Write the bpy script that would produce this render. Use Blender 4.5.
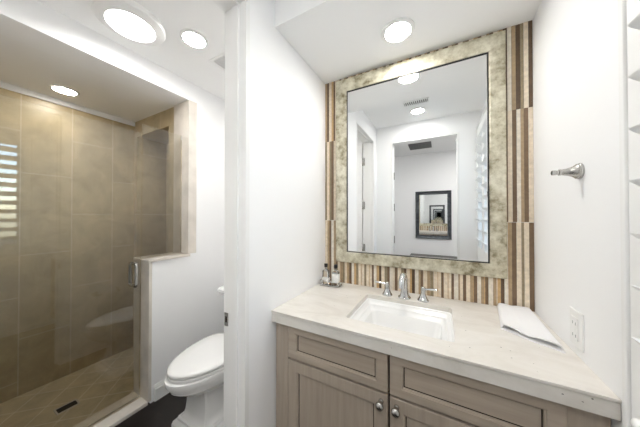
import bpy, bmesh, math, random
from mathutils import Vector, Matrix

for o in list(bpy.data.objects):
    bpy.data.objects.remove(o)
scene = bpy.context.scene
COL = scene.collection
PI = math.pi

# ------------------------------------------------------------------ camera
cd = bpy.data.cameras.new('camera')
cam = bpy.data.objects.new('camera', cd)
COL.objects.link(cam)
cd.sensor_width = 36.0
cd.lens = 223.9956 * 36.0 / 640.0
cd.clip_start = 0.01
cam.location = (0, 0, 1.314)
cam.rotation_euler = (PI / 2 + 0.0088, 0, 0.492)
scene.camera = cam

# ------------------------------------------------------------------ world, exposure
wd = bpy.data.worlds.new('world')
scene.world = wd
wd.use_nodes = True
wn = wd.node_tree.nodes
wl = wd.node_tree.links
sky = wn.new('ShaderNodeTexSky')
sky.sky_type = 'NISHITA'
sky.sun_disc = False
sky.sun_elevation = math.radians(40)
sky.sun_rotation = math.radians(250)
wl.new(sky.outputs['Color'], wn['Background'].inputs['Color'])
wn['Background'].inputs['Strength'].default_value = 0.45

vs = scene.view_settings
vs.view_transform = 'Standard'
vs.look = 'None'
vs.gamma = 1.0
vs.use_curve_mapping = False
vs.exposure = 1.80

scene.cycles.max_bounces = 20
scene.cycles.diffuse_bounces = 14
scene.cycles.glossy_bounces = 12
scene.cycles.transparent_max_bounces = 24
LIGHT_K = 1.0            # overall strength of the ceiling lamps

# ------------------------------------------------------------------ materials
def mat(name):
    m = bpy.data.materials.new(name)
    m.use_nodes = True
    nt = m.node_tree
    return m, nt, nt.nodes, nt.links, nt.nodes['Principled BSDF']

def plain(name, col, rough=0.5, metal=0.0, bump=0.0, scale=60, var=0.0, spec=None, coat=0.0):
    m, nt, N, L, b = mat(name)
    b.inputs['Base Color'].default_value = (*col, 1)
    b.inputs['Roughness'].default_value = rough
    b.inputs['Metallic'].default_value = metal
    if spec is not None:
        b.inputs['Specular IOR Level'].default_value = spec
    b.inputs['Coat Weight'].default_value = coat
    tc = N.new('ShaderNodeTexCoord')
    nz = N.new('ShaderNodeTexNoise')
    nz.inputs['Scale'].default_value = scale
    nz.inputs['Detail'].default_value = 4
    L.new(tc.outputs['Object'], nz.inputs['Vector'])
    if var > 0:
        cr = N.new('ShaderNodeValToRGB')
        cr.color_ramp.elements[0].position = 0.3
        cr.color_ramp.elements[1].position = 0.7
        cr.color_ramp.elements[0].color = (*[c * (1 - var) for c in col], 1)
        cr.color_ramp.elements[1].color = (*[min(1, c * (1 + var * .6)) for c in col], 1)
        L.new(nz.outputs['Fac'], cr.inputs['Fac'])
        L.new(cr.outputs['Color'], b.inputs['Base Color'])
    if bump > 0:
        bp = N.new('ShaderNodeBump')
        bp.inputs['Strength'].default_value = bump
        bp.inputs['Distance'].default_value = 0.002
        L.new(nz.outputs['Fac'], bp.inputs['Height'])
        L.new(bp.outputs['Normal'], b.inputs['Normal'])
    return m

M = {}
M['paint'] = plain('white_wall_paint', (.915, .918, .922), .55, bump=.05, scale=220)
M['ceil'] = plain('white_ceiling_paint', (.91, .91, .905), .7, bump=.05, scale=200)
M['trimw'] = plain('white_trim_paint', (.87, .87, .86), .35)
M['porcelain'] = plain('white_porcelain', (.86, .86, .85), .12, coat=.4)
M['plastic'] = plain('white_plastic', (.86, .86, .85), .3)
M['chrome'] = plain('polished_chrome', (.60, .605, .61), .10, 1.0)
M['nickel'] = plain('brushed_nickel', (.50, .49, .47), .26, 1.0)
M['black'] = plain('black_plastic', (.012, .012, .012), .4)
M['bronze'] = plain('dark_hinge_metal', (.10, .09, .08), .4, 1.0)
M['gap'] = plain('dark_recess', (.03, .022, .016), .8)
M['towel'] = plain('white_terry', (.93, .93, .94), .95, bump=.9, scale=900)
M['grille'] = plain('grey_grille', (.16, .16, .16), .5)
M['darkframe'] = plain('dark_silver_frame', (.10, .11, .12), .3, .8, var=.4, scale=30)
M['console'] = plain('dark_console_wood', (.02, .017, .015), .35)
M['greymarble'] = plain('pale_marble', (.73, .68, .615), .25, var=.12, scale=9)
M['paper'] = plain('toilet_paper', (.85, .85, .84), .95, bump=.3, scale=300)
M['label'] = plain('paper_label', (.82, .82, .80), .6, var=.12, scale=90)
M['mirror'] = plain('mirror_silver', (.93, .94, .94), .0, 1.0)

def stone(name, c0, c1, c2, rough, scale):
    m, nt, N, L, b = mat(name)
    tc = N.new('ShaderNodeTexCoord')
    mp = N.new('ShaderNodeMapping')
    mp.inputs['Scale'].default_value = (1, 2.2, 2.2)
    mp.inputs['Rotation'].default_value = (0, 0, .4)
    n1 = N.new('ShaderNodeTexNoise'); n1.inputs['Scale'].default_value = scale
    n1.inputs['Detail'].default_value = 9; n1.inputs['Roughness'].default_value = .68
    n1.inputs['Distortion'].default_value = .8
    L.new(tc.outputs['Object'], mp.inputs['Vector']); L.new(mp.outputs['Vector'], n1.inputs['Vector'])
    cr = N.new('ShaderNodeValToRGB')
    e = cr.color_ramp.elements
    e[0].position = .30; e[0].color = (*c0, 1)
    e[1].position = .72; e[1].color = (*c2, 1)
    k = e.new(.5); k.color = (*c1, 1)
    L.new(n1.outputs['Fac'], cr.inputs['Fac'])
    # small fossil pits
    vo = N.new('ShaderNodeTexVoronoi'); vo.inputs['Scale'].default_value = 42
    L.new(tc.outputs['Object'], vo.inputs['Vector'])
    lt = N.new('ShaderNodeMath'); lt.operation = 'LESS_THAN'; lt.inputs[1].default_value = .10
    L.new(vo.outputs['Distance'], lt.inputs[0])
    n2 = N.new('ShaderNodeTexNoise'); n2.inputs['Scale'].default_value = 7
    L.new(tc.outputs['Object'], n2.inputs['Vector'])
    gt = N.new('ShaderNodeMath'); gt.operation = 'GREATER_THAN'; gt.inputs[1].default_value = .60
    L.new(n2.outputs['Fac'], gt.inputs[0])
    mu = N.new('ShaderNodeMath'); mu.operation = 'MULTIPLY'
    L.new(lt.outputs[0], mu.inputs[0]); L.new(gt.outputs[0], mu.inputs[1])
    mx = N.new('ShaderNodeMixRGB'); mx.inputs['Color2'].default_value = (*[c * .45 for c in c0], 1)
    L.new(mu.outputs[0], mx.inputs['Fac']); L.new(cr.outputs['Color'], mx.inputs['Color1'])
    L.new(mx.outputs['Color'], b.inputs['Base Color'])
    b.inputs['Roughness'].default_value = rough
    return m
M['stone'] = stone('cream_limestone', (.62, .585, .53), (.71, .68, .63), (.78, .755, .715), .32, 4.5)

def wood(name, c0, c1, rough, axis='z', dens=34):
    m, nt, N, L, b = mat(name)
    tc = N.new('ShaderNodeTexCoord'); mp = N.new('ShaderNodeMapping')
    s = {'x': (2, dens, dens), 'y': (dens, 2, dens), 'z': (dens, dens, 2)}[axis]
    mp.inputs['Scale'].default_value = s
    nz = N.new('ShaderNodeTexNoise'); nz.inputs['Scale'].default_value = 1.6
    nz.inputs['Detail'].default_value = 6; nz.inputs['Roughness'].default_value = .6
    L.new(tc.outputs['Object'], mp.inputs['Vector']); L.new(mp.outputs['Vector'], nz.inputs['Vector'])
    cr = N.new('ShaderNodeValToRGB')
    cr.color_ramp.elements[0].position = .3; cr.color_ramp.elements[0].color = (*c0, 1)
    cr.color_ramp.elements[1].position = .7; cr.color_ramp.elements[1].color = (*c1, 1)
    L.new(nz.outputs['Fac'], cr.inputs['Fac']); L.new(cr.outputs['Color'], b.inputs['Base Color'])
    bp = N.new('ShaderNodeBump'); bp.inputs['Strength'].default_value = .15; bp.inputs['Distance'].default_value = .001
    L.new(nz.outputs['Fac'], bp.inputs['Height']); L.new(bp.outputs['Normal'], b.inputs['Normal'])
    b.inputs['Roughness'].default_value = rough
    return m
M['taupe_v'] = wood('taupe_wood_upright', (.36, .30, .24), (.44, .375, .305), .45, 'z')
M['taupe_h'] = wood('taupe_wood_level', (.36, .30, .24), (.44, .375, .305), .45, 'x')

def tile(name, rot_axis, c0, c1, grout, bw, rh, off, phase, rough=.35, mortar=.0035, nscale=7):
    """brick pattern: rot_axis gives (U,V) object axes used as brick x / row y"""
    m, nt, N, L, b = mat(name)
    tc = N.new('ShaderNodeTexCoord')
    sx = N.new('ShaderNodeSeparateXYZ'); L.new(tc.outputs['Object'], sx.inputs[0])
    cb = N.new('ShaderNodeCombineXYZ')
    L.new(sx.outputs[rot_axis[0]], cb.inputs[0]); L.new(sx.outputs[rot_axis[1]], cb.inputs[1])
    mp = N.new('ShaderNodeMapping'); mp.inputs['Location'].default_value = (phase[0], phase[1], 0)
    if len(phase) > 2:
        mp.inputs['Rotation'].default_value = (0, 0, phase[2])
    L.new(cb.outputs[0], mp.inputs['Vector'])
    br = N.new('ShaderNodeTexBrick')
    br.offset = off; br.squash = 1.0
    br.inputs['Scale'].default_value = 1.0
    br.inputs['Brick Width'].default_value = bw
    br.inputs['Row Height'].default_value = rh
    br.inputs['Mortar Size'].default_value = mortar
    br.inputs['Mortar Smooth'].default_value = .1
    br.inputs['Color1'].default_value = (*c0, 1); br.inputs['Color2'].default_value = (*c1, 1)
    br.inputs['Mortar'].default_value = (*grout, 1)
    L.new(mp.outputs['Vector'], br.inputs['Vector'])
    nz = N.new('ShaderNodeTexNoise'); nz.inputs['Scale'].default_value = nscale
    nz.inputs['Detail'].default_value = 8; nz.inputs['Roughness'].default_value = .65
    nz.inputs['Distortion'].default_value = .5
    L.new(tc.outputs['Object'], nz.inputs['Vector'])
    cr = N.new('ShaderNodeValToRGB')
    cr.color_ramp.elements[0].position = .3; cr.color_ramp.elements[0].color = (.78, .78, .78, 1)
    cr.color_ramp.elements[1].position = .7; cr.color_ramp.elements[1].color = (1.12, 1.12, 1.12, 1)
    L.new(nz.outputs['Fac'], cr.inputs['Fac'])
    mx = N.new('ShaderNodeMixRGB'); mx.blend_type = 'MULTIPLY'; mx.inputs['Fac'].default_value = 1
    L.new(br.outputs['Color'], mx.inputs['Color1']); L.new(cr.outputs['Color'], mx.inputs['Color2'])
    L.new(mx.outputs['Color'], b.inputs['Base Color'])
    bp = N.new('ShaderNodeBump'); bp.inputs['Strength'].default_value = .35; bp.inputs['Distance'].default_value = .0015
    bp.invert = True
    L.new(br.outputs['Fac'], bp.inputs['Height']); L.new(bp.outputs['Normal'], b.inputs['Normal'])
    b.inputs['Roughness'].default_value = rough
    return m
T0, T1, TG = (.43, .345, .21), (.47, .38, .235), (.53, .445, .31)
M['tile_x'] = tile('shower_tile_side', ('Z', 'Y'), T0, T1, TG, .61, .262, .5, (.2, -.145))
M['tile_y'] = tile('shower_tile_end', ('Z', 'X'), T0, T1, TG, .61, .262, .5, (.2, 2.71 + .04))
M['tile_f'] = tile('shower_floor_tile', ('X', 'Y'), (.62, .52, .345), (.66, .555, .37), (.84, .76, .62), .165, .165, 0.0,
                   (.05, .03, PI / 4), .4, .003)
M['floor'] = tile('espresso_floor_planks', ('Y', 'X'), (.010, .0065, .005), (.019, .012, .009), (.003, .002, .002), 1.1, .125, .37,
                  (.3, .03), .42, .0015, 18)

def leaf(name):
    m, nt, N, L, b = mat(name)
    tc = N.new('ShaderNodeTexCoord')
    n1 = N.new('ShaderNodeTexNoise'); n1.inputs['Scale'].default_value = 17; n1.inputs['Detail'].default_value = 9
    n1.inputs['Roughness'].default_value = .66; n1.inputs['Distortion'].default_value = 0
    L.new(tc.outputs['Object'], n1.inputs['Vector'])
    cr = N.new('ShaderNodeValToRGB'); e = cr.color_ramp.elements
    e[0].position = .33; e[0].color = (.24, .20, .12, 1)
    e[1].position = .64; e[1].color = (.78, .75, .62, 1)
    k = e.new(.48); k.color = (.56, .52, .39, 1)
    L.new(n1.outputs['Fac'], cr.inputs['Fac'])
    L.new(cr.outputs['Color'], b.inputs['Base Color'])
    b.inputs['Metallic'].default_value = .55
    b.inputs['Roughness'].default_value = .36
    bp = N.new('ShaderNodeBump'); bp.inputs['Strength'].default_value = .3; bp.inputs['Distance'].default_value = .002
    L.new(n1.outputs['Fac'], bp.inputs['Height']); L.new(bp.outputs['Normal'], b.inputs['Normal'])
    return m
M['leaf'] = leaf('champagne_silver_leaf')

def pane(name, tint, refl=1.0, ior=1.5):
    """clear sheet: transparent body with a mirror-like Fresnel skin"""
    m, nt, N, L, b = mat(name)
    N.remove(b)
    out = N['Material Output']
    tr = N.new('ShaderNodeBsdfTransparent'); tr.inputs['Color'].default_value = (*tint, 1)
    gl = N.new('ShaderNodeBsdfGlossy'); gl.inputs['Roughness'].default_value = 0.0
    gl.inputs['Color'].default_value = (refl, refl, refl, 1)
    fr = N.new('ShaderNodeFresnel'); fr.inputs['IOR'].default_value = ior
    mx = N.new('ShaderNodeMixShader')
    L.new(fr.outputs[0], mx.inputs['Fac']); L.new(tr.outputs[0], mx.inputs[1]); L.new(gl.outputs[0], mx.inputs[2])
    L.new(mx.outputs[0], out.inputs['Surface'])
    return m
M['glass'] = pane('clear_shower_glass', (.965, .97, .955), 1.0, 1.56)
M['wglass'] = pane('window_glass', (.98, .985, .985))
def realglass(name, col, rough=.0):
    m, nt, N, L, b = mat(name)
    b.inputs['Base Color'].default_value = (*col, 1)
    b.inputs['Transmission Weight'].default_value = 1.0
    b.inputs['Roughness'].default_value = rough
    b.inputs['IOR'].default_value = 1.45
    return m
M['bottle'] = realglass('clear_bottle_glass', (.95, .96, .96))

def emit(name, col, s):
    m, nt, N, L, b = mat(name)
    b.inputs['Base Color'].default_value = (.9, .9, .9, 1)
    b.inputs['Emission Color'].default_value = (*col, 1)
    b.inputs['Emission Strength'].default_value = s * LIGHT_K
    return m

STRIPS = {'cream': (.78, .68, .54), 'ivory': (.80, .74, .64), 'tan': (.45, .33, .20), 'olive': (.30, .24, .15),
          'brown': (.20, .13, .075), 'dark': (.12, .075, .042), 'honey': (.60, .40, .20)}
SM = {k: plain('mosaic_' + k, v, .3, var=.14, scale=70) for k, v in STRIPS.items()}

# ------------------------------------------------------------------ mesh helpers (everything is authored in world coordinates)
class MB:
    def __init__(s):
        s.bm = bmesh.new()
        s.fl = s.bm.faces.layers.int.new('flat')
    def box(s, x0, x1, y0, y1, z0, z1, bev=0.0, mi=0, seg=2, rot=None):
        r = bmesh.ops.create_cube(s.bm, size=1.0)
        vs_ = r['verts']
        c = Vector(((x0 + x1) / 2, (y0 + y1) / 2, (z0 + z1) / 2))
        for v in vs_:
            v.co = Vector((v.co.x * (x1 - x0), v.co.y * (y1 - y0), v.co.z * (z1 - z0)))
        fs = list({f for v in vs_ for f in v.link_faces})
        for f in fs:
            f.material_index = mi
        if bev > 0:
            es = list({e for v in vs_ for e in v.link_edges})
            rb = bmesh.ops.bevel(s.bm, geom=es, offset=bev, segments=seg, affect='EDGES', profile=.5)
            allv = {v for f in rb['faces'] for v in f.verts}
            allv |= {v for v in vs_ if v.is_valid}
            vs_ = list(allv)
            for f in {f for v in vs_ for f in v.link_faces}:
                f.material_index = mi
        for f in {f for v in vs_ for f in v.link_faces}:
            f[s.fl] = 1
        for v in vs_:
            v.co = (rot @ v.co if rot else v.co) + c
        return s
    def lathe(s, prof, c=(0, 0, 0), axis='z', n=32, cap=True, mi=0):
        """prof: (radius, height) pairs; axis: direction of height, e.g. 'z', '-x', '-y'"""
        rings = []
        c = Vector(c)
        ax = {'z': Vector((0, 0, 1)), 'x': Vector((1, 0, 0)), 'y': Vector((0, 1, 0)),
              '-z': Vector((0, 0, -1)), '-x': Vector((-1, 0, 0)), '-y': Vector((0, -1, 0))}[axis]
        u = Vector((1, 0, 0)) if axis[-1] != 'x' else Vector((0, 1, 0))
        w = ax.cross(u)
        for r, h in prof:
            rings.append([s.bm.verts.new(c + ax * h + (u * math.cos(a) + w * math.sin(a)) * max(r, 1e-5))
                          for a in [2 * PI * k / n for k in range(n)]])
        s._skin(rings, cap, mi)
        return s
    def _skin(s, rings, cap=True, mi=0, closed=False):
        fs = []
        n = len(rings[0])
        prs = list(zip(rings[:-1], rings[1:]))
        if closed:
            prs.append((rings[-1], rings[0]))
        for a, b in prs:
            for k in range(n):
                fs.append(s.bm.faces.new((a[k], a[(k + 1) % n], b[(k + 1) % n], b[k])))
        if cap and not closed:
            fs.append(s.bm.faces.new(list(reversed(rings[0]))))
            fs.append(s.bm.faces.new(rings[-1]))
        for f in fs:
            f.material_index = mi
    def loft(s, rings, cap=True, mi=0):
        s._skin([[s.bm.verts.new(p) for p in r] for r in rings], cap, mi)
        return s
    def tube(s, pts, rad, n=14, mi=0, closed=False):
        pts = [Vector(p) for p in pts]
        rs = rad if isinstance(rad, (list, tuple)) else [rad] * len(pts)
        rings = []
        m = len(pts)
        prev = None
        for i, p in enumerate(pts):
            if closed:
                t = (pts[(i + 1) % m] - pts[i - 1]).normalized()
            else:
                t = (pts[min(i + 1, m - 1)] - pts[max(i - 1, 0)]).normalized()
            if prev is None:
                up = Vector((0, 0, 1)) if abs(t.z) < .9 else Vector((1, 0, 0))
                u = t.cross(up).normalized()
            else:
                u = (prev - t * prev.dot(t)).normalized()
            prev = u
            w = t.cross(u)
            rings.append([s.bm.verts.new(p + (u * math.cos(a) + w * math.sin(a)) * rs[i]) for a in [2 * PI * k / n for k in range(n)]])
        s._skin(rings, True, mi, closed)
        return s
    def done(s, name, m, parent=None, ang=35, rec=True):
        bm = s.bm
        if rec:
            bmesh.ops.recalc_face_normals(bm, faces=bm.faces)
        for f in bm.faces:
            f.smooth = not f[s.fl]
        for e in bm.edges:
            if len(e.link_faces) == 2 and e.calc_face_angle(0) > math.radians(ang):
                e.smooth = False
        off = Vector((0, 0, 0))
        q = parent
        while q is not None:
            off += Vector(q.location)
            q = q.parent
        for v in bm.verts:
            v.co -= off
        me = bpy.data.meshes.new(name)
        bm.to_mesh(me); bm.free()
        for k in (m if isinstance(m, list) else [m]):
            me.materials.append(k)
        o = bpy.data.objects.new(name, me)
        COL.objects.link(o)
        if parent:
            o.parent = parent
        return o

def arc(c, r, a0, a1, n, plane='xz'):
    out = []
    for k in range(n + 1):
        a = a0 + (a1 - a0) * k / n
        p = [c[0], c[1], c[2]]
        i, j = {'xz': (0, 2), 'yz': (1, 2), 'xy': (0, 1)}[plane]
        p[i] += r * math.cos(a); p[j] += r * math.sin(a)
        out.append(tuple(p))
    return out

def thing(name, label, cat, loc=(0, 0, 0), group=None):
    o = bpy.data.objects.new(name, None)
    o.empty_display_size = .05
    COL.objects.link(o)
    o.location = loc
    o['label'] = label; o['category'] = cat
    if group:
        o['group'] = group
    return o
def tag(o, label, cat, group=None):
    o['label'] = label; o['category'] = cat
    if group:
        o['group'] = group
    return o
def struct(name, mb, m, parent=None, label=None):
    o = mb.done(name, m, parent)
    if parent is None:
        o['kind'] = 'structure'
    if label:
        o['label'] = label
    return o
def rebase(o, loc):
    """give a one-mesh thing its own origin"""
    v = Vector(loc)
    for p in o.data.vertices:
        p.co -= v
    o.location = v
    return o
def dup(root, loc, label, group=None):
    r = root.copy(); COL.objects.link(r); r.location = loc
    r['label'] = label
    if group:
        r['group'] = group
    for ch in list(root.children):
        c = ch.copy(); COL.objects.link(c); c.parent = r
        for g in ch.children:
            d = g.copy(); COL.objects.link(d); d.parent = c
    return r

# ------------------------------------------------------------------ room dimensions
XL, XR, YB = -.6987, .3836, 1.3888        # vanity alcove
XO = -.82                                  # toilet-room face of the dividing wall
XP = -1.79                                 # pony wall / header face
XPI = -1.995                               # its shower side
XS = -2.71                                 # shower back wall
YE = 1.10                                  # shower end wall
ZS, ZC = 2.225, 2.40                       # vanity soffit, main ceiling
ZH = 2.25                                  # shower ceiling
YF0, YF1 = -.20, -.08                      # wall with the entry doorway
YJ = .66                                   # door jamb seen from the camera

# floor
struct('floor', MB().box(-1.905, 1.6, -1.75, 1.57, -.10, 0), M['floor'])
struct('floor_shower', MB().box(-2.85, -1.905, -.20, 1.5, -.10, 0), M['tile_f'])

struct('ground_outside', MB().box(1.9, 22, -16, 16, -.35, -.25), plain('dark_garden_ground', (.06, .065, .05), .9, var=.3, scale=3))

# walls
struct('wall_back', MB().box(XL, XR + .12, YB, YB + .12, 0, ZC), M['paint'])
YT = 1.45
struct('wall_toilet_back', MB().box(XPI, XO + .0, YT, YT + .12, 0, ZC), M['paint'])
w = MB()
w.box(XO, XL, YJ + .02, YT + .12, 0, ZC)
w.box(XO, XL, YF1, .05, 0, ZC)
w.box(XO, XL, .05, YJ + .02, 2.22, ZC)
struct('wall_left', w, M['paint'])
WY0, WY1, WZ0, WZ1 = .0, .645, .95, 2.14
w = MB()
w.box(XR, XR + .12, WY1, YB, 0, ZC)
w.box(XR, XR + .12, YF1, WY0, 0, ZC)
w.box(XR, XR + .12, WY0, WY1, 0, WZ0)
w.box(XR, XR + .12, WY0, WY1, WZ1, ZC)
struct('wall_right', w, M['paint'])
w = MB()
w.box(XS - .12, -.52, YF0, YF1, 0, ZC)
w.box(.18, 1.6, YF0, YF1, 0, ZC)
w.box(-.52, .18, YF0, YF1, 2.2, ZC)
struct('wall_front', w, M['paint'])
struct('wall_hall_back', MB().box(-1.5, 1.6, -1.75, -1.62, 0, ZC), M['paint'])
struct('wall_hall_left', MB().box(-1.6, -1.5, -1.75, YF0, 0, ZC), M['paint'])
struct('wall_hall_right', MB().box(1.6, 1.7, -1.75, YF1, 0, ZC), M['paint'])
struct('wall_shower_back', MB().box(XS - .12, XS, YF1, YE + .4, 0, ZC), M['tile_x'])
# end wall with its tiled niche
NX0, NX1, NZ0, NZ1, ND = -2.655, -2.095, .62, 2.10, .27
w = MB()
w.box(XS, NX0, YE, YE + .4, 0, ZC)
w.box(NX1, XPI, YE, YE + .4, 0, ZC)
w.box(NX0, NX1, YE, YE + .4, 0, NZ0)
w.box(NX0, NX1, YE, YE + .4, NZ1, ZC)
w.box(NX0, NX1, YE + ND, YE + .4, NZ0, NZ1)
struct('wall_shower_end', w, M['tile_y'])
# full-height piece between shower and toilet room (its end is clad in marble)
struct('wall_partition', MB().box(XPI, XP, YE + .004, YT, 0, ZC), M['paint'])
# header over the shower opening
struct('wall_header', MB().box(XPI, XP, YF1, YE + .004, ZH, ZC), M['paint'])
# pony wall
PY = .815
struct('wall_half', MB().box(XPI + .012, XP, PY + .014, YE + .004, 0, .985), M['paint'])
w = MB()
w.box(XPI, XP + .004, PY, PY + .014, .02, .985)                 # end cladding
w.box(XP + .0, XP + .005, PY + .004, PY + .018, .02, .985)      # thin edge return
w.box(XPI, XPI + .012, PY + .014, YE, .0, .985)
struct('trim_1', w, M['greymarble'], label='pale marble facing on the end of the half wall')
struct('trim_2', MB().box(XPI - .002, XP + .010, PY - .006, YE + .004, .985, 1.004, .002), M['greymarble'],
       label='marble cap along the top of the half wall')
w = MB()
w.box(XPI, XP + .004, YE - .012, YE + .004, 1.006, ZH)
w.box(XP + .0, XP + .005, YE - .012, YE + .055, 1.006, ZH)
struct('trim_3', w, M['greymarble'], label='marble strip up the edge of the shower opening')
# curb
w = MB()
w.box(-1.985, -1.885, YF1, PY, 0, .022, .003)
struct('trim_7', MB().box(-1.881, XP + .002, YF1, PY, 0, .024, .003), M['greymarble'], label='pale marble threshold strip outside the shower glass')
struct('trim_4', w, stone('curb_stone', (.60, .52, .38), (.67, .59, .45), (.74, .67, .53), .3, 5), label='low stone curb under the shower door')
struct('trim_5', MB().box(XS, XS + .016, YF1, YE, ZH - .042, ZH, .004), M['trimw'], label='slim white strip at the top of the shower wall')

# ceilings
struct('ceiling', MB().box(-1.795, 1.6, -1.75, YT + .12, ZC, ZC + .1), M['ceil'])
struct('ceiling_shower', MB().box(XS - .12, XPI, YF0, YE + .12, ZH, ZH + .1), M['ceil'])
struct('ceiling_soffit', MB().box(XL, XR, .845, YB, ZS, ZC), M['ceil'])

# baseboards
def baseboard(name, x0, x1, y0, y1, side):
    """side: the face the board stands against ('x-' = wall on the low-x side)"""
    w = MB()
    for z0, z1, t in ((0, .085, .014), (.085, .10, .010), (.10, .112, .006)):
        if side == 'x-': w.box(x0, x0 + t, y0, y1, z0, z1)
        if side == 'x+': w.box(x1 - t, x1, y0, y1, z0, z1)
        if side == 'y+': w.box(x0, x1, y1 - t, y1, z0, z1)
        if side == 'y-': w.box(x0, x1, y0, y0 + t, z0, z1)
    return struct(name, w, M['trimw'])
baseboard('baseboard_partition', XP, 0, .852, YT, 'x-')
baseboard('baseboard_toilet_back', XP + .014, XO, 0, YT, 'y+')
baseboard('baseboard_hall', -1.5, 1.6, -1.62, 0, 'y-')

# toilet-room doorway (jamb, stop, head, strike plate, hinges)
w = MB()
w.box(XO - .004, XL + .002, YJ, YJ + .0205, 0, 2.22)
w.box(XO - .004, XL + .002, .0495, .07, 0, 2.22)
w.box(XO - .004, XL + .002, .07, YJ, 2.2, 2.2205)
w.box(-.772, -.735, YJ - .010, YJ, 0, 2.2, .001)
w.box(-.772, -.735, .07, .080, 0, 2.2, .001)
w.box(-.772, -.735, .08, YJ - .01, 2.19, 2.2, .001)
d1 = struct('door_1', w, M['trimw'])
w = MB()
w.box(-.819, -.797, YJ - .0025, YJ + .001, .842, .898, .0008)
d1s = w.done('strike_plate', M['nickel'], d1)
MB().box(-.812, -.803, YJ - .0032, YJ, .858, .882).done('latch_hole', M['gap'], d1s)
for z in (.42, .88, 1.39, 1.92):
    h = MB()
    h.box(-.822, -.800, .0700, .0725, z, z + .09)
    h.tube([(-.829, .066, z), (-.829, .066, z + .09)], .008, 10)
    h.done('hinge', M['nickel'], d1)
w = MB()
w.box(-1.42, -.838, .022, .062, .012, 2.195)
for (a, b) in ((.20, .95), (1.08, 2.02)):
    w.box(-1.30, -.93, .062, .064, a, b, .0008)
d2 = struct('door_2', w, M['trimw'])
w = MB(); w.lathe([(.026, 0), (.026, .006), (.012, .012), (.010, .04), (.026, .052), (.030, .066), (.022, .078), (.0, .080)], (-1.345, .064, .93), 'y', 20)
w.done('door_knob', M['nickel'], d2)
# entry doorway frame
w = MB()
w.box(-.525, -.505, YF0 - .004, YF1 + .004, 0, 2.2)
w.box(.165, .185, YF0 - .004, YF1 + .004, 0, 2.2)
w.box(-.505, .165, YF0 - .004, YF1 + .004, 2.185, 2.2)
d3 = struct('door_3', w, M['trimw'])
for z in (.56, .97, 1.37, 1.76):
    MB().box(-.5055, -.501, YF0 - .002, YF0 + .028, z, z + .09).done('hinge', M['bronze'], d3)

# ------------------------------------------------------------------ vertical-strip mosaic behind the mirror
rng = random.Random(11)
w = MB()
keys = list(STRIPS)
rows = [(.8705, 1.281), (1.2825, 1.819), (1.8205, ZS)]
c_, i_, t_, o_, b__, d_, h_ = 'cream', 'ivory', 'tan', 'olive', 'brown', 'dark', 'honey'
XE = XR - .0005
FIX = [([.091, .104, .118, .135, .147, .150, .165, .181, .194, .198, .211, .230, .243, .247, .260, .274, .289, .292, .303, .320, .338, .348, .366, XE],
        [c_, b__, c_, t_, h_, b__, i_, t_, h_, b__, i_, t_, c_, h_, d_, i_, h_, t_, b__, c_, o_, c_, b__]),
       ([.256, .272, .290, .307, .323, .338, .350, .366, XE], [t_, b__, c_, b__, i_, t_, b__, c_]),
       ([.258, .274, .290, .306, .322, .339, .351, .368, XE], [t_, d_, i_, t_, d_, o_, c_, d_])]
for ri, (z0, z1) in enumerate(rows):
    x = XL + .0005
    i = ri * 2
    # the rightmost strips follow the photograph
    seq = []
    fixed = FIX[ri]
    xs = fixed[0]
    for a_, b_, k in zip(xs[:-1], xs[1:], fixed[1]):
        w.box(a_, b_ - .0006, YB - .008 - rng.uniform(0, .0012), YB, z0, z1, mi=keys.index(k))
    while x < xs[0] - .003:
        kind = i % 3
        if kind == 0:
            wd_, k = rng.uniform(.0165, .0205), rng.choice(['cream', 'ivory', 'cream'])
        elif kind == 1:
            wd_, k = rng.uniform(.011, .016), rng.choice(['tan', 'olive', 'tan', 'honey', 'cream'])
        else:
            wd_, k = rng.uniform(.012, .017), rng.choice(['brown', 'dark', 'brown', 'olive'])
        if rng.random() < .35 and kind == 1:
            x1 = min(x + .0035, xs[0])
            w.box(x, x1, YB - .007, YB, z0, z1, mi=keys.index('honey'))
            x = x1 + .0004
        x1 = min(x + wd_, xs[0])
        w.box(x, x1 - .0005, YB - .008 - rng.uniform(0, .0012), YB, z0, z1, mi=keys.index(k))
        x = x1
        i += 1
o = w.done('trim_6', [SM[k] for k in keys])
o['kind'] = 'structure'; o['label'] = 'vertical stripe mosaic of cream, tan and brown tile'

# ------------------------------------------------------------------ framed mirror over the vanity
FX0, FX1, FZ0, FZ1 = -.6087, .2806, 1.0113, 2.2027
GX0, GX1, GZ0, GZ1 = -.5306, .2122, 1.0797, 2.1182
def frame_mesh(x0, x1, z0, z1, a0, a1, b0, b1, yb, prof, sgn=-1):
    """mitred picture frame; prof = (t, depth) from the outer edge t=0 to the inner edge t=1"""
    w = MB()
    rings = []
    for t, d in prof:
        X0 = x0 + (a0 - x0) * t; X1 = x1 + (a1 - x1) * t
        Z0 = z0 + (b0 - z0) * t; Z1 = z1 + (b1 - z1) * t
        y = yb + sgn * d
        rings.append([w.bm.verts.new(p) for p in ((X0, y, Z0), (X1, y, Z0), (X1, y, Z1), (X0, y, Z1))])
    w._skin(rings, False, 0, True)
    return w
vm = thing('wall_mirror', 'large mirror with a mottled champagne silver frame above the vanity sink', 'mirror', (-.16, YB - .009, FZ0))
yb = YB - .010
frame_mesh(FX0, FX1, FZ0, FZ1, GX0, GX1, GZ0, GZ1, yb,
           [(0, 0), (0, .020), (.05, .025), (.86, .027), (.97, .024), (1, .019), (1, 0)]).done('frame', M['leaf'], vm, 25)
frame_mesh(GX0, GX1, GZ0, GZ1, GX0 + .004, GX1 - .004, GZ0 + .004, GZ1 - .004, yb,
           [(0, 0), (0, .023), (1, .023), (1, 0)]).done('inner_lip', M['black'], vm)
w = MB()
yg = YB - .03
g = .008
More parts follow.
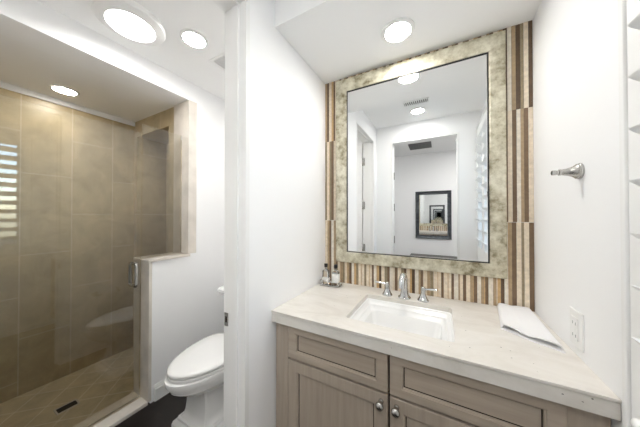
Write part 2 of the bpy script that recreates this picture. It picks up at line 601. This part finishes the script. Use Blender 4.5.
a = [(GX0 + .003, yg + .0035, GZ0 + .003), (GX1 - .003, yg + .0035, GZ0 + .003), (GX1 - .003, yg + .0035, GZ1 - .003), (GX0 + .003, yg + .0035, GZ1 - .003)]
b_ = [(GX0 + .003, yg + .0008, GZ0 + .003), (GX1 - .003, yg + .0008, GZ0 + .003), (GX1 - .003, yg + .0008, GZ1 - .003), (GX0 + .003, yg + .0008, GZ1 - .003)]
c_ = [(GX0 + g, yg, GZ0 + g), (GX1 - g, yg, GZ0 + g), (GX1 - g, yg, GZ1 - g), (GX0 + g, yg, GZ1 - g)]
w.loft([a, b_, c_])
w.done('glass', M['mirror'], vm, 1)

# ------------------------------------------------------------------ countertop with undermount basin
CZ = .870
CY = .8188
SX0, SX1, SY0, SY1 = -.365, .047, .915, 1.248
def rrect(x0, x1, y0, y1, r, z, n=6):
    pts = []
    for cx, cy, a0 in ((x1 - r, y1 - r, 0), (x0 + r, y1 - r, PI / 2), (x0 + r, y0 + r, PI), (x1 - r, y0 + r, 1.5 * PI)):
        for k in range(n + 1):
            t = a0 + PI / 2 * k / n
            pts.append((cx + r * math.cos(t), cy + r * math.sin(t), z))
    return pts
def slab_with_hole(x0, x1, y0, y1, z0, z1, hole, hr, bev=.0):
    """slab whose hole is a rounded rectangle; outer boundary sampled to match the hole ring"""
    w = MB()
    h = rrect(*hole, hr, 0)
    cx, cy = (hole[0] + hole[1]) / 2, (hole[2] + hole[3]) / 2
    outer = []
    for k in range(4):
        q = h[k * 7:(k + 1) * 7]
        corner = [(x1, y1), (x0, y1), (x0, y0), (x1, y0)][k]
        for j, p in enumerate(q):
            if j == 3:
                outer.append(corner)
            elif k in (0, 2):
                outer.append((corner[0], p[1]) if j < 3 else (p[0], corner[1]))
            else:
                outer.append((p[0], corner[1]) if j < 3 else (corner[0], p[1]))
    rings = [[(p[0], p[1], z0) for p in outer], [(p[0], p[1], z1) for p in outer],
             [(p[0], p[1], z1) for p in h], [(p[0], p[1], z0) for p in h]]
    w._skin([[w.bm.verts.new(p) for p in r] for r in rings], False, 0, True)
    return w
ct = thing('countertop', 'cream limestone vanity countertop with rectangular sink cutout', 'countertop', (-.157, 1.1, CZ - .05))
slab_with_hole(XL + .001, XR - .001, CY + .004, YB - .001, CZ - .022, CZ - .0105, (SX0, SX1, SY0, SY1), .018).done('under_slab', M['stone'], ct)
slab_with_hole(XL + .001, XR - .001, CY, YB - .001, CZ - .0075, CZ, (SX0, SX1, SY0, SY1), .018).done('top_slab', M['stone'], ct)
slab_with_hole(XL + .0015, XR - .0015, CY + .014, YB - .0015, CZ - .0107, CZ - .0072, (SX0 - .001, SX1 + .001, SY0 - .001, SY1 + .001), .018).done('shadow_groove', M['greymarble'], ct)
MB().box(XL + .001, XR - .001, CY + .004, CY + .030, CZ - .052, CZ - .022).done('front_apron', M['stone'], ct)

sk = thing('sink', 'white rectangular undermount sink with stepped inner rim set in the countertop', 'sink', (-.16, 1.08, .695))
def bring(i, z, r=.022):
    return rrect(SX0 + i, SX1 - i, SY0 + i, SY1 - i, r, z)
w = MB()
C2 = CZ - .0225
prof = [(-.012, C2 - .003), (-.012, C2), (.004, C2), (.006, C2 - .003), (.008, C2 - .014), (.022, C2 - .018), (.025, C2 - .022), (.027, C2 - .036), (.040, C2 - .040), (.043, C2 - .045),
        (.050, C2 - .10), (.064, C2 - .130), (.090, C2 - .140), (.14, C2 - .146), (.155, C2 - .148)]
rings = [bring(i, z, .02 if i < .03 else .03) for i, z in prof]
w.loft(rings, cap=False)
w.bm.faces.new([w.bm.verts.new(p) for p in rings[-1]])
w.done('basin', M['porcelain'], sk, 40, rec=False)
for f in sk.children[0].data.polygons:
    pass
w = MB(); w.lathe([(.026, -.004), (.026, .002), (.020, .003), (.016, -.001), (0, -.001)], (-.16, 1.08, C2 - .1475), 'z', 24)
w.done('drain', M['chrome'], sk)

# faucet (spout and two lever handles)
FYc = 1.288
fc = thing('faucet', 'polished chrome widespread faucet with two lever handles behind the sink', 'faucet', (-.172, FYc, CZ))
w = MB()
w.lathe([(.033, 0), (.033, .005), (.029, .009), (.024, .012), (.0225, .018), (.0195, .03), (.0175, .055), (.0165, .075)], (-.172, FYc, CZ), 'z', 28)
pts = [(-.172, FYc, CZ + .07)] + [(-.172, FYc - .045 + .045 * math.cos(a), CZ + .088 + .040 * math.sin(a)) for a in [k * PI / 2 / 8 for k in range(0, 9)]]
pts += [(-.172, FYc - .045 - .052 * math.sin(a), CZ + .088 + .040 * math.cos(a)) for a in [k * PI / 2 / 7 * .95 for k in range(1, 8)]]
pts += [(-.172, FYc - .099, CZ + .078)]
w.tube(pts, [.0165] * 6 + [.0155] * (len(pts) - 8) + [.0145, .0148], 18)
w.done('spout', M['chrome'], fc, 50)
for s_, hx in ((-1, -.262), (1, -.080)):
    w = MB()
    w.lathe([(.028, 0), (.028, .004), (.025, .008), (.019, .018), (.0135, .032), (.0105, .044), (.012, .048), (.012, .054), (.0115, .062), (.010, .069), (.005, .072), (0, .0725)], (hx, FYc, CZ), 'z', 24)
    hb = w.done('handle', M['chrome'], fc, 50)
    w = MB()
    w.tube([(hx, FYc, CZ + .060), (hx + s_ * .02, FYc - .004, CZ + .062), (hx + s_ * .052, FYc - .008, CZ + .066), (hx + s_ * .066, FYc - .009, CZ + .067)],
           [.0055, .0050, .0062, .0055], 12)
    w.done('lever', M['chrome'], hb, 50)

# ------------------------------------------------------------------ vanity cabinet
vc = thing('vanity_cabinet', 'taupe wood vanity cabinet with two drawers over two doors under the countertop', 'cabinet', (-.157, 1.1, 0))
FY = .838         # face of drawers and doors
w = MB()
w.box(XL + .002, XR - .002, FY + .022, FY + .040, .10, CZ - .054)
w.box(XL + .002, XL + .020, FY + .040, YB - .003, .10, CZ - .024)
w.box(XR - .020, XR - .002, FY + .040, YB - .003, .10, CZ - .024)
w.box(XL + .020, XR - .020, YB - .012, YB - .003, .10, CZ - .024)
w.box(XL + .020, XR - .020, FY + .040, YB - .012, .10, .118)
w.done('carcass', M['taupe_v'], vc)
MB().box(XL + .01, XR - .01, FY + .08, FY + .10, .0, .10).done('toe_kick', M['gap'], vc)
MB().box(XL + .012, -.618, FY + .004, FY + .022, .10, CZ - .053, .001).done('side_filler', M['taupe_v'], vc)
MB().box(.300, XR - .004, FY + .014, FY + .022, .10, CZ - .053, .001).done('side_filler', M['taupe_v'], vc)
MB().box(-.618, .300, FY + .0215, FY + .024, .10, CZ - .053).done('reveal', M['gap'], vc)

def front(name, x0, x1, z0, z1, fw_s, fw_t, horiz):
    """framed panel front: stiles, rails, sloped sticking, recessed panel"""
    w = MB()
    y = FY
    T = .020
    rings = []
    for i_s, i_t, dy in ((0, 0, T), (0, 0, .001), (.0012, .0012, 0), (fw_s - .006, fw_t - .006, 0), (fw_s - .005, fw_t - .005, .002),
                         (fw_s - .001, fw_t - .001, .0035), (fw_s, fw_t, .010)):
        rings.append([(x0 + i_s, y + dy, z0 + i_t), (x1 - i_s, y + dy, z0 + i_t), (x1 - i_s, y + dy, z1 - i_t), (x0 + i_s, y + dy, z1 - i_t)])
    w.loft(rings)
    o = w.done(name, M['taupe_h'] if horiz else M['taupe_v'], vc, 20)
    # thin dark line laid along the panel's edge
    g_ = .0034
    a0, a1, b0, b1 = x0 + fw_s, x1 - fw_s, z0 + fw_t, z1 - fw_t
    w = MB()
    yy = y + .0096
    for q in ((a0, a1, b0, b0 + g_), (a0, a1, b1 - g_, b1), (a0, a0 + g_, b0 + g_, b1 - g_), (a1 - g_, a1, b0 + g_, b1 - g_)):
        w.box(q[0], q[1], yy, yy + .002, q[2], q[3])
    w.done('edge_line', M['gap'], o)
    return o
gx = -.1665
front('drawer', -.614, gx - .004, .668, .812, .046, .036, True)
front('drawer', gx + .004, .296, .668, .812, .046, .036, True)
dl = front('door', -.614, gx - .004, .115, .659, .052, .052, False)
dr = front('door', gx + .004, .296, .115, .659, .052, .052, False)
kp = [(.009, 0), (.009, .003), (.0055, .006), (.0048, .014), (.008, .018), (.0138, .023), (.0150, .028), (.0130, .033), (.006, .0365), (0, .037)]
MB().lathe(kp, (-.194, FY, .632), '-y', 24).done('knob', M['nickel'], dl, 50)
MB().lathe(kp, (-.139, FY, .632), '-y', 24).done('knob', M['nickel'], dr, 50)

# ------------------------------------------------------------------ bottles on a wire tray in the corner
tr = thing('bottle_tray', 'small chrome wire tray in the left corner of the countertop', 'tray', (-.615, 1.29, CZ))
w = MB()
w.tube([(x, y, CZ + .006) for x, y, z in rrect(-.680, -.548, 1.258, 1.322, .014, 0)], .0025, 8, closed=True)
w.done('base_wire', M['chrome'], tr, 60)
w = MB(); w.tube([(x, y, CZ + .030) for x, y, z in rrect(-.680, -.548, 1.258, 1.322, .014, 0)], .002, 8, closed=True)
w.done('rail_wire', M['chrome'], tr, 60)
for x, y in ((-.680, 1.29), (-.548, 1.29), (-.614, 1.258), (-.614, 1.322)):
    MB().tube([(x, y, CZ + .0005), (x, y, CZ + .030)], .0022, 8).done('post_wire', M['chrome'], tr, 60)
MB().box(-.678, -.550, 1.260, 1.320, CZ + .0045, CZ + .0075, .001).done('tray_plate', M['chrome'], tr)
def bottle(x, y, label, lab):
    z = CZ + .0078
    b = thing('soap_bottle', label, 'bottle', (x, y, z), 'toiletry bottles in the wire tray')
    w = MB()
    w.loft([rrect(x - a, x + a, y - c, y + c, r, z + h, 5) for a, c, r, h in ((.017, .013, .008, 0), (.0215, .0165, .009, .003), (.0215, .0165, .009, .080), (.016, .013, .009, .088),
            (.009, .009, .0088, .094), (.0085, .0085, .0083, .104))])
    w.done('bottle_body', M['bottle'], b, 50)
    if lab:
        w = MB(); w.loft([rrect(x - .0222, x + .0222, y - .0172, y + .0172, .009, z + h, 5) for h in (.016, .072)], cap=False)
        w.done('paper_label', M['label'], b, 60)
    else:
        w = MB(); w.loft([rrect(x - .0222, x + .0222, y - .0172, y + .0172, .009, z + h, 5) for h in (.022, .040)], cap=False)
        w.done('paper_label', M['label'], b, 60)
    w = MB(); w.lathe([(.0105, .1042), (.0112, .106), (.0112, .124), (.010, .127), (0, .127)], (x, y, z), 'z', 20)
    w.done('cap', M['black'], b, 50)
bottle(-.648, 1.29, 'clear bottle with black cap nearest the left wall', False)
bottle(-.579, 1.29, 'black-capped bottle with large white label nearer the faucet', True)

# ------------------------------------------------------------------ folded towel
w = MB()
import itertools
A, B, C, D = Vector((.207, 1.105)), Vector((.352, 1.005)), Vector((.366, 1.372)), Vector((.243, 1.368))   # near-left, near-right, far-right, far-left
def tow(u, v):
    p = (A * (1 - u) + B * u) * (1 - v) + (D * (1 - u) + C * u) * v
    return p
def tow_ring(v, inner):
    th = .0042 if inner else 0.0
    pu = .0045 / .15 if inner else 0.0
    sag = 1 - .55 * min(1, v * 3)                  # the fold opens at the near end and lies flat further back
    pts = []
    K = 26
    for side in (1, -1):
        for k in range(K):
            u = pu + (1 - 2 * pu) * (k / (K - 1) if side > 0 else 1 - k / (K - 1))
            edge = min(1, min(u, 1 - u) / .07)
            full = math.sqrt(max(0.0, 1 - (1 - edge) ** 2))
            pinch = 1 - .62 * math.exp(-((u - .42) / .13) ** 2) * (1 - .3 * v)
            h = (.0055 + .0065 * pinch * (.45 + .55 * sag)) * (.25 + .75 * full)
            hh = h * 2 - .0
            p = tow(u, v)
            wave = .0012 * math.sin(7 * v + 5 * u)
            if side > 0:
                z = CZ + hh - th + wave * full
            else:
                z = CZ + .0008 + th
            if inner and side > 0:
                z = max(z, CZ + .0008 + th + .0004)
            pts.append((p.x, p.y + (.004 * math.sin(9 * u) if v < .05 else 0), z))
    return pts
NV = 26
w._skin([[w.bm.verts.new(q) for q in tow_ring(j / NV, False)] for j in range(NV + 1)] +
        [[w.bm.verts.new(q) for q in tow_ring(.003 + .994 * j / NV, True)] for j in range(NV, -1, -1)], False, 0, True)
o = w.done('folded_towel', M['towel'], None, 60)
tag(o, 'white folded hand towel lying at the right end of the countertop', 'towel')
rebase(o, (.29, 1.2, CZ))

# ------------------------------------------------------------------ outlet and ring post on the right wall
ot = thing('electrical_outlet', 'white wall outlet plate just above the countertop by the towel', 'outlet', (XR, 1.013, .90))
MB().box(XR - .006, XR - .0005, .977, 1.050, .898, 1.013, .002).done('cover_plate', M['plastic'], ot)
w = MB()
w.box(XR - .0095, XR - .006, .995, 1.032, .922, .990, .001)
dv = w.done('receptacle', M['plastic'], ot)
for z in (.930, .968):
    for y in (1.003, 1.0195):
        MB().box(XR - .0100, XR - .0093, y, y + .0015, z, z + .009).done('slot', M['grille'], dv)
w = MB(); w.box(XR - .0108, XR - .0095, 1.006, 1.020, .945, .951, .0004); w.box(XR - .0108, XR - .0095, 1.006, 1.020, .9525, .9585, .0004)
w.done('test_buttons', M['plastic'], dv)

hk = thing('towel_ring_post', 'brushed nickel flared post sticking out of the right wall', 'towel holder', (XR, .99, 1.451))
w = MB()
w.lathe([(.0245, .0005), (.0245, .005), (.0225, .0065), (.0225, .010), (.0195, .013), (.0150, .020), (.0115, .030), (.0098, .040), (.0090, .044)], (XR, .99, 1.451), '-x', 32)
w.done('flange', M['nickel'], hk, 30)
w = MB()
w.lathe([(.0098, .044), (.0098, .049), (.0068, .050), (.0066, .055), (.0078, .056), (.0078, .065), (.0055, .066), (.005, .060), (0, .060)], (XR, .99, 1.451), '-x', 24)
w.done('tip', M['nickel'], hk, 30)

# ------------------------------------------------------------------ window with plantation shutter
w = MB()
w.box(XR + .06, XR + .10, WY0, WY0 + .035, WZ0, WZ1); w.box(XR + .06, XR + .10, WY1 - .035, WY1, WZ0, WZ1)
w.box(XR + .06, XR + .10, WY0 + .035, WY1 - .035, WZ0, WZ0 + .035); w.box(XR + .06, XR + .10, WY0 + .035, WY1 - .035, WZ1 - .035, WZ1)
w.box(XR + .065, XR + .095, WY0 + .035, WY1 - .035, 1.53, 1.56)
wi = struct('window_1', w, M['trimw'])
w = MB(); w.box(XR + .078, XR + .082, WY0 + .036, WY1 - .036, WZ0 + .036, WZ1 - .036)
w.done('pane', M['wglass'], wi)
sh = thing('plantation_shutter', 'white plantation shutter with open louvers on the right wall window', 'shutter', (XR - .03, .32, .93))
XF = .330
w = MB()
w.box(XF, XR - .0005, .692, .707, .86, 2.21, .002)
w.box(XF, XR - .0005, -.060, -.045, .86, 2.21, .002)
w.box(XF, XR - .0005, -.045, .692, 2.190, 2.21, .002)
w.box(XF, XR - .0005, -.045, .692, .86, .885, .002)
w.done('shutter_frame', M['trimw'], sh)
w = MB()
w.box(XF + .004, XF + .034, .640, .690, .888, 2.187, .002)
w.done('stile', M['trimw'], sh)
w = MB()
w.box(XF + .004, XF + .034, -.043, .000, .888, 2.187, .002)
w.done('stile', M['trimw'], sh)
w = MB()
for ya, yb2 in ((.000, .245), (.355, .640)):
    for za, zb in ((.888, 1.005), (2.10, 2.187)):
        MB().box(XF + .006, XF + .032, ya, yb2, za, zb).done('rail', M['trimw'], sh)
tilt = math.radians(30)
zs = [1.085 - .0, 1.181, 1.277, 1.374, 1.470, 1.567, 1.663, 1.760, 1.856, 1.952, 2.048]
xc = XF + .017
MB().box(XF + .004, XF + .034, .245, .299, .888, 2.187, .002).done('stile', M['trimw'], sh)
MB().box(XF + .004, XF + .034, .301, .355, .888, 2.187, .002).done('stile', M['trimw'], sh)
for ya, yb2 in ((.359, .636), (.004, .241)):
    hw, th = .044, .0055
    rings = []
    for y in (ya, yb2):
        ring = []
        for k in range(20):
            a = 2 * PI * k / 20
            px, pz = hw * math.cos(a), th * math.sin(a)
            ring.append((xc + px * math.cos(tilt) + pz * math.sin(tilt), y, zs[0] - .017 - px * math.sin(tilt) + pz * math.cos(tilt)))
        rings.append(ring)
    w = MB()
    w.loft(rings)
    lv = w.done('louver', M['trimw'], sh, 50)
    for z in zs[1:]:
        c = lv.copy(); COL.objects.link(c); c.parent = sh
        c.location = (0, 0, z - zs[0])
w = MB(); w.lathe([(.010, 0), (.010, .004), (.006, .008), (.006, .014), (.011, .019), (.012, .024), (.008, .029), (0, .030)], (XF + .006, .628, .935), '-x', 20)
w.done('knob', M['trimw'], sh, 50)

# ------------------------------------------------------------------ shower door and fixed glass
XG = -1.883
sd = thing('shower_door', 'clear frameless glass shower door with looped pull handle', 'door', (XG, .36, .026))
MB().box(XG - .005, XG + .005, -.060, .805, .034, 1.905).done('glass_pane', M['glass'], sd)
hd = None
w = MB()
for s_ in (-1, 1):
    x0 = XG + s_ * .005
    x1 = XG + s_ * .046
    y, za, zb, r = .763, .826, .980, .020
    pts = [(x0, y, za), (x1 - s_ * r, y, za)]
    pts += [(x1 - s_ * r + s_ * r * math.sin(t), y, za + r - r * math.cos(t)) for t in [k * PI / 2 / 6 for k in range(1, 7)]]
    pts += [(x1 - s_ * r + s_ * r * math.cos(t), y, zb - r + r * math.sin(t)) for t in [k * PI / 2 / 6 for k in range(0, 7)]]
    pts += [(x0, y, zb)]
    w.tube(pts, .0105, 14)
w.done('pull_handle', M['nickel'], sd, 50)
for z in (.30, 1.68):
    w = MB()
    w.box(XG - .012, XG + .012, -.0795, -.030, z, z + .09, .002)
    w.done('hinge', M['nickel'], sd)
sp = tag(MB().box(XG - .005, XG + .005, .811, YE - .013, 1.0065, 1.972).done('glass_panel', M['glass'], None),
         'fixed clear glass panel standing on the marble-capped half wall', 'glass panel')
rebase(sp, (XG, .95, 1.0065))

# drain in the shower floor
dn = thing('shower_drain', 'small dark rectangular drain with pale rim in the shower floor', 'drain', (-2.255, .545, 0))
w = MB()
x0, x1, y0, y1 = -2.308, -2.214, .498, .592
w = MB()
x0, x1, y0, y1 = -2.300, -2.222, .490, .600
w.box(x0, x1, y0, y0 + .009, .0002, .004); w.box(x0, x1, y1 - .009, y1, .0002, .004)
w.box(x0, x0 + .009, y0 + .009, y1 - .009, .0002, .004); w.box(x1 - .009, x1, y0 + .009, y1 - .009, .0002, .004)
w.done('rim', M['greymarble'], dn)
MB().box(x0 + .009, x1 - .009, y0 + .009, y1 - .009, .0002, .0012).done('well', M['gap'], dn)
w = MB()
for k in range(5):
    xx = x0 + .015 + k * .0115
    w.box(xx, xx + .004, y0 + .009, y1 - .009, .0012, .003)
w.done('grate', M['bronze'], dn)

# ------------------------------------------------------------------ toilet
TX = -1.305
tl = thing('toilet', 'white two-piece toilet with closed lid and stepped pedestal base', 'toilet', (TX, 1.02, 0))
def oval(hw, yf, yb, z, n=48, pw=1.92, pb=3.2, mid=.66):
    """toilet-seat outline: elliptical nose at yf (low y), squarer back at yb"""
    ym = yf + (yb - yf) * mid
    pts = []
    for k in range(n):
        a = 2 * PI * k / n
        c, s_ = math.cos(a), math.sin(a)
        if s_ < 0:
            p = pw; ly = ym - yf
        else:
            p = pb; ly = yb - ym
        x = hw * math.copysign(abs(c) ** (2 / p), c)
        y = ym + ly * math.copysign(abs(s_) ** (2 / p), s_)
        pts.append((TX + x, y, z))
    return pts
w = MB()
Y0, Y1 = .694, 1.15
w.loft([oval(.160, Y0 + .030, Y1, .4260), oval(.160, Y0 + .030, Y1, .4265), oval(.181, Y0 + .002, Y1, .4275), oval(.1825, Y0, Y1, .434), oval(.179, Y0 + .004, Y1 - .003, .441),
        oval(.165, Y0 + .026, Y1 - .02, .4455), oval(.10, Y0 + .12, Y1 - .10, .448), oval(.03, Y0 + .24, Y1 - .2, .449)])
w.done('lid', M['porcelain'], tl, 50)
w = MB()
w.loft([oval(.164, Y0 + .026, Y1, .4030), oval(.181, Y0 + .003, Y1, .405), oval(.183, Y0 + .001, Y1, .413), oval(.181, Y0 + .003, Y1, .4175), oval(.158, Y0 + .032, Y1, .4180), oval(.158, Y0 + .032, Y1, .4258)])
w.done('seat', M['porcelain'], tl, 50)
w = MB()
prof = [(.140, .760, 1.18, .275), (.150, .742, 1.18, .290), (.158, .728, 1.18, .300), (.170, .706, 1.18, .318), (.172, .702, 1.18, .328), (.178, .694, 1.18, .3285), (.1785, .6935, 1.18, .334),
        (.180, .688, 1.18, .340), (.182, .683, 1.18, .352), (.183, .682, 1.18, .360), (.183, .682, 1.18, .3640), (.188, .672, 1.18, .3645), (.189, .670, 1.18, .370), (.1905, .667, 1.18, .384), (.190, .668, 1.18, .396), (.186, .674, 1.18, .3995), (.16, .70, 1.17, .4005)]
w.loft([oval(a - .003, b + .014, c, z) for a, b, c, z in prof])
w.done('bowl', M['porcelain'], tl, 24)
# pedestal: chamfered, faceted column flaring to a stepped plinth
def octo(hx, y0, y1, z, ch):
    return [(TX - hx + ch, y0, z), (TX + hx - ch, y0, z), (TX + hx, y0 + ch, z), (TX + hx, y1, z), (TX - hx, y1, z), (TX - hx, y0 + ch, z)]
w = MB()
P_ = [(.098, .835, .300, .014), (.088, .852, .270, .010), (.084, .858, .235, .008), (.084, .858, .17, .008), (.088, .852, .12, .008), (.096, .842, .088, .010), (.104, .832, .076, .010),
      (.118, .820, .074, .012), (.120, .818, .062, .012), (.130, .808, .054, .012), (.142, .798, .046, .014), (.144, .796, .040, .014), (.144, .796, .0, .014)]
w.loft([octo(hx + .012, y - .012, 1.31, z, ch) for hx, y, z, ch in P_])
w.done('pedestal', M['porcelain'], tl, 24)
w = MB()
def rr(hx, y0, y1, z, r=.03):
    return rrect(TX - hx, TX + hx, y0, y1, r, z)
w.loft([rr(.165, 1.21,  1.435, .385), rr(.17, 1.205,  1.435, .40), rr(.185, 1.198,  1.438, .67), rr(.205, 1.182,  1.438, .70)])
w.done('tank', M['porcelain'], tl, 40)
w = MB()
w.loft([rr(.219, 1.175,  1.439, .7005), rr(.226, 1.168,  1.440, .706), rr(.226, 1.168,  1.440, .714), rr(.236, 1.158,  1.441, .722), rr(.236, 1.158,  1.441, .742), rr(.231, 1.163,  1.440, .747), rr(.20, 1.19, 1.43, .750)])
w.done('tank_lid', M['porcelain'], tl, 30)
MB().box(TX - .06, TX + .06, 1.10, 1.20, .36, .402, .004).done('deck', M['porcelain'], tl)
w = MB()
w.tube([(TX - .13, 1.198, .655), (TX - .13, 1.180, .655)], .010, 14)
w.tube([(TX - .13, 1.183, .655), (TX - .085, 1.180, .650), (TX - .065, 1.180, .648)], [.006, .0055, .007], 10)
w.done('flush_lever', M['chrome'], tl, 50)

# paper holder on the toilet-room side of the dividing wall (seen mirrored in the shower glass)
ph = thing('toilet_paper_holder', 'chrome toilet paper holder beside the toilet, seen reflected in shower glass', 'paper holder', (XO, .965, .555))
for y in (.885, 1.045):
    w = MB()
    w.lathe([(.022, .0005), (.022, .006), (.012, .014), (.008, .03), (.008, .068)], (XO, y, .555), '-x', 20)
    w.lathe([(.0, -.012), (.009, -.010), (.011, 0), (.009, .010), (0, .012)], (XO - .072, y, .555), 'y', 16)
    w.done('post', M['chrome'], ph, 50)
MB().tube([(XO - .072, .885, .555), (XO - .072, 1.045, .555)], .0055, 12).done('bar', M['chrome'], ph, 60)
w = MB()
w.lathe([(.020, -.05), (.050, -.05), (.0505, -.048), (.0505, .048), (.050, .05), (.020, .05)], (XO - .072, .965, .543), 'y', 36, cap=False)
n_ = w
o = w.done('toilet_paper_roll', M['paper'], None, 40)
tag(o, 'white toilet paper roll on the holder, seen reflected in shower glass', 'toilet paper')
rebase(o, (XO - .072, .965, .543))

# ------------------------------------------------------------------ ceiling fixtures
def disc_light(name, label, cat, x, y, zc, r_out, r_in, strength, col=(1, .975, .945), group=None):
    t = thing(name, label, cat, (x, y, zc), group)
    w = MB()
    k = 4.0 if r_out > .1 else 1.0
    w.lathe([(r_out, -.0005), (r_out, .004 * k), (r_out - .004, .006 * k), (r_in + .022 * (k > 1) + .006, .0075 * k), (r_in + .003, .009 * k), (r_in, .006), (r_in, -.0005)], (x, y, zc), '-z', 48, cap=False)
    w.done('trim_ring', M['trimw'], t, 40)
    w = MB(); w.lathe([(r_in, .0005), (r_in, .004), (r_in * .7, .0055), (0, .006)], (x, y, zc), '-z', 48)
    w.done('lens', emit(name + '_light', col, strength), t, 60)
    return t
G = 'round recessed ceiling lights'
disc_light('recessed_light', 'round recessed light in the ceiling over the vanity sink', 'ceiling light', -.180, 1.150, ZS, .078, .058, 40, group=G)
disc_light('recessed_light', 'round recessed light seen only in the mirror, beside the slot vent', 'ceiling light', -.200, .20, ZC, .078, .058, 38, group=G)
disc_light('recessed_light', 'round recessed light in the grey ceiling of the shower', 'ceiling light', -2.466, .567, ZH, .078, .060, 23, (1, .95, .87), group=G)
disc_light('recessed_light', 'small round recessed light over the toilet, beside the big skylight disc', 'ceiling light', -1.330, .842, ZC, .078, .060, 48, (1, .98, .95), group=G)
disc_light('tubular_skylight', 'large round glowing skylight disc with wide white ring near the shower', 'skylight', -1.515, .597, ZC, .158, .106, 11, (1, .985, .96))
disc_light('recessed_light', 'round recessed light in the hall ceiling behind the camera', 'ceiling light', .70, -.90, ZC, .078, .060, 30, group=G) if False else None

def vent(name, label, x0, x1, y0, y1, zc, n, along, gm, fw=.018, slat=.45):
    t = thing(name, label, 'ceiling vent', ((x0 + x1) / 2, (y0 + y1) / 2, zc))
    w = MB()
    z0, z1 = zc - .008, zc - .0005
    w.box(x0, x1, y0, y0 + fw, z0, z1); w.box(x0, x1, y1 - fw, y1, z0, z1)
    w.box(x0, x0 + fw, y0 + fw, y1 - fw, z0, z1); w.box(x1 - fw, x1, y0 + fw, y1 - fw, z0, z1)
    w.done('vent_frame', M['trimw'], t)
    MB().box(x0 + fw, x1 - fw, y0 + fw, y1 - fw, zc - .002, zc - .0005).done('backing', gm[1], t)
    w = MB()
    for k in range(n):
        if along == 'x':
            d = (y1 - y0 - 2 * fw) / n
            y = y0 + fw + d * (k + .3)
            w.box(x0 + fw, x1 - fw, y, y + d * slat, zc - .007, zc - .003)
        else:
            d = (x1 - x0 - 2 * fw) / n
            x = x0 + fw + d * (k + .3)
            w.box(x, x + d * slat, y0 + fw, y1 - fw, zc - .007, zc - .003)
    w.done('slats', gm[0], t)
    return t
vent('ceiling_vent', 'square white ceiling vent above the toilet, cut off by the door jamb', -1.425, -1.175, 1.005, 1.255, ZC, 10, 'y', (M['trimw'], M['grille']), .014)
vent('ceiling_vent', 'narrow slot vent in the ceiling, seen in the mirror above the light', -.315, -.085, .36, .45, ZC, 12, 'y', (M['trimw'], M['grille']), .010, .4)
vent('ceiling_vent', 'dark square air return grille in the hall ceiling, seen in mirror', -.46, -.08, -1.28, -.66, ZC, 26, 'x', (M['grille'], M['gap']), .03)
sdt = thing('smoke_detector', 'tiny round white detector on the hall ceiling, seen in mirror', 'smoke detector', (.225, -1.0, ZC))
MB().lathe([(.035, .0005), (.035, .018), (.028, .026), (0, .027)], (.225, -1.0, ZC), '-z', 24).done('detector_body', M['plastic'], sdt, 40)

# ------------------------------------------------------------------ hall seen in the mirror
YH = -1.62
hm = thing('wall_mirror', 'dark-framed mirror on the hall wall, seen inside the vanity mirror', 'mirror', (-.11, YH, .92))
frame_mesh(-.385, .168, .913, 1.735, -.325, .108, .973, 1.675, YH, [(0, 0), (0, .022), (.15, .030), (.6, .022), (.9, .026), (1, .018), (1, 0)], 1).done('frame', M['darkframe'], hm, 20)
MB().box(-.326, .109, YH + .002, YH + .014, .972, 1.676).done('glass', M['mirror'], hm)
cs = thing('console_table', 'dark console table against the hall wall, its top edge seen in mirror', 'table', (-.11, YH + .17, 0))
MB().box(-.46, .24, YH + .004, YH + .30, .60, .635, .003).done('tabletop', M['console'], cs)
MB().box(-.44, .22, YH + .27, YH + .285, .50, .60).done('apron', M['console'], cs)
for x in (-.44, .18):
    for y in (YH + .02, YH + .24):
        MB().box(x, x + .04, y, y + .04, 0, .60).done('leg', M['console'], cs)
disc_light('recessed_light', 'unseen round fill light added in the hall ceiling, outside the mirror view', 'ceiling light', .62, -.95, ZC, .078, .060, 60, group=G)  # added fill lamp, never in view, to brighten the cabinet fronts
disc_light('recessed_light', 'unseen round fill light added in the hall ceiling just outside the entry doorway, out of mirror view', 'ceiling light', -.12, -.50, ZC, .078, .060, 75, group=G)  # second added fill lamp, shining through the doorway onto the cabinet fronts
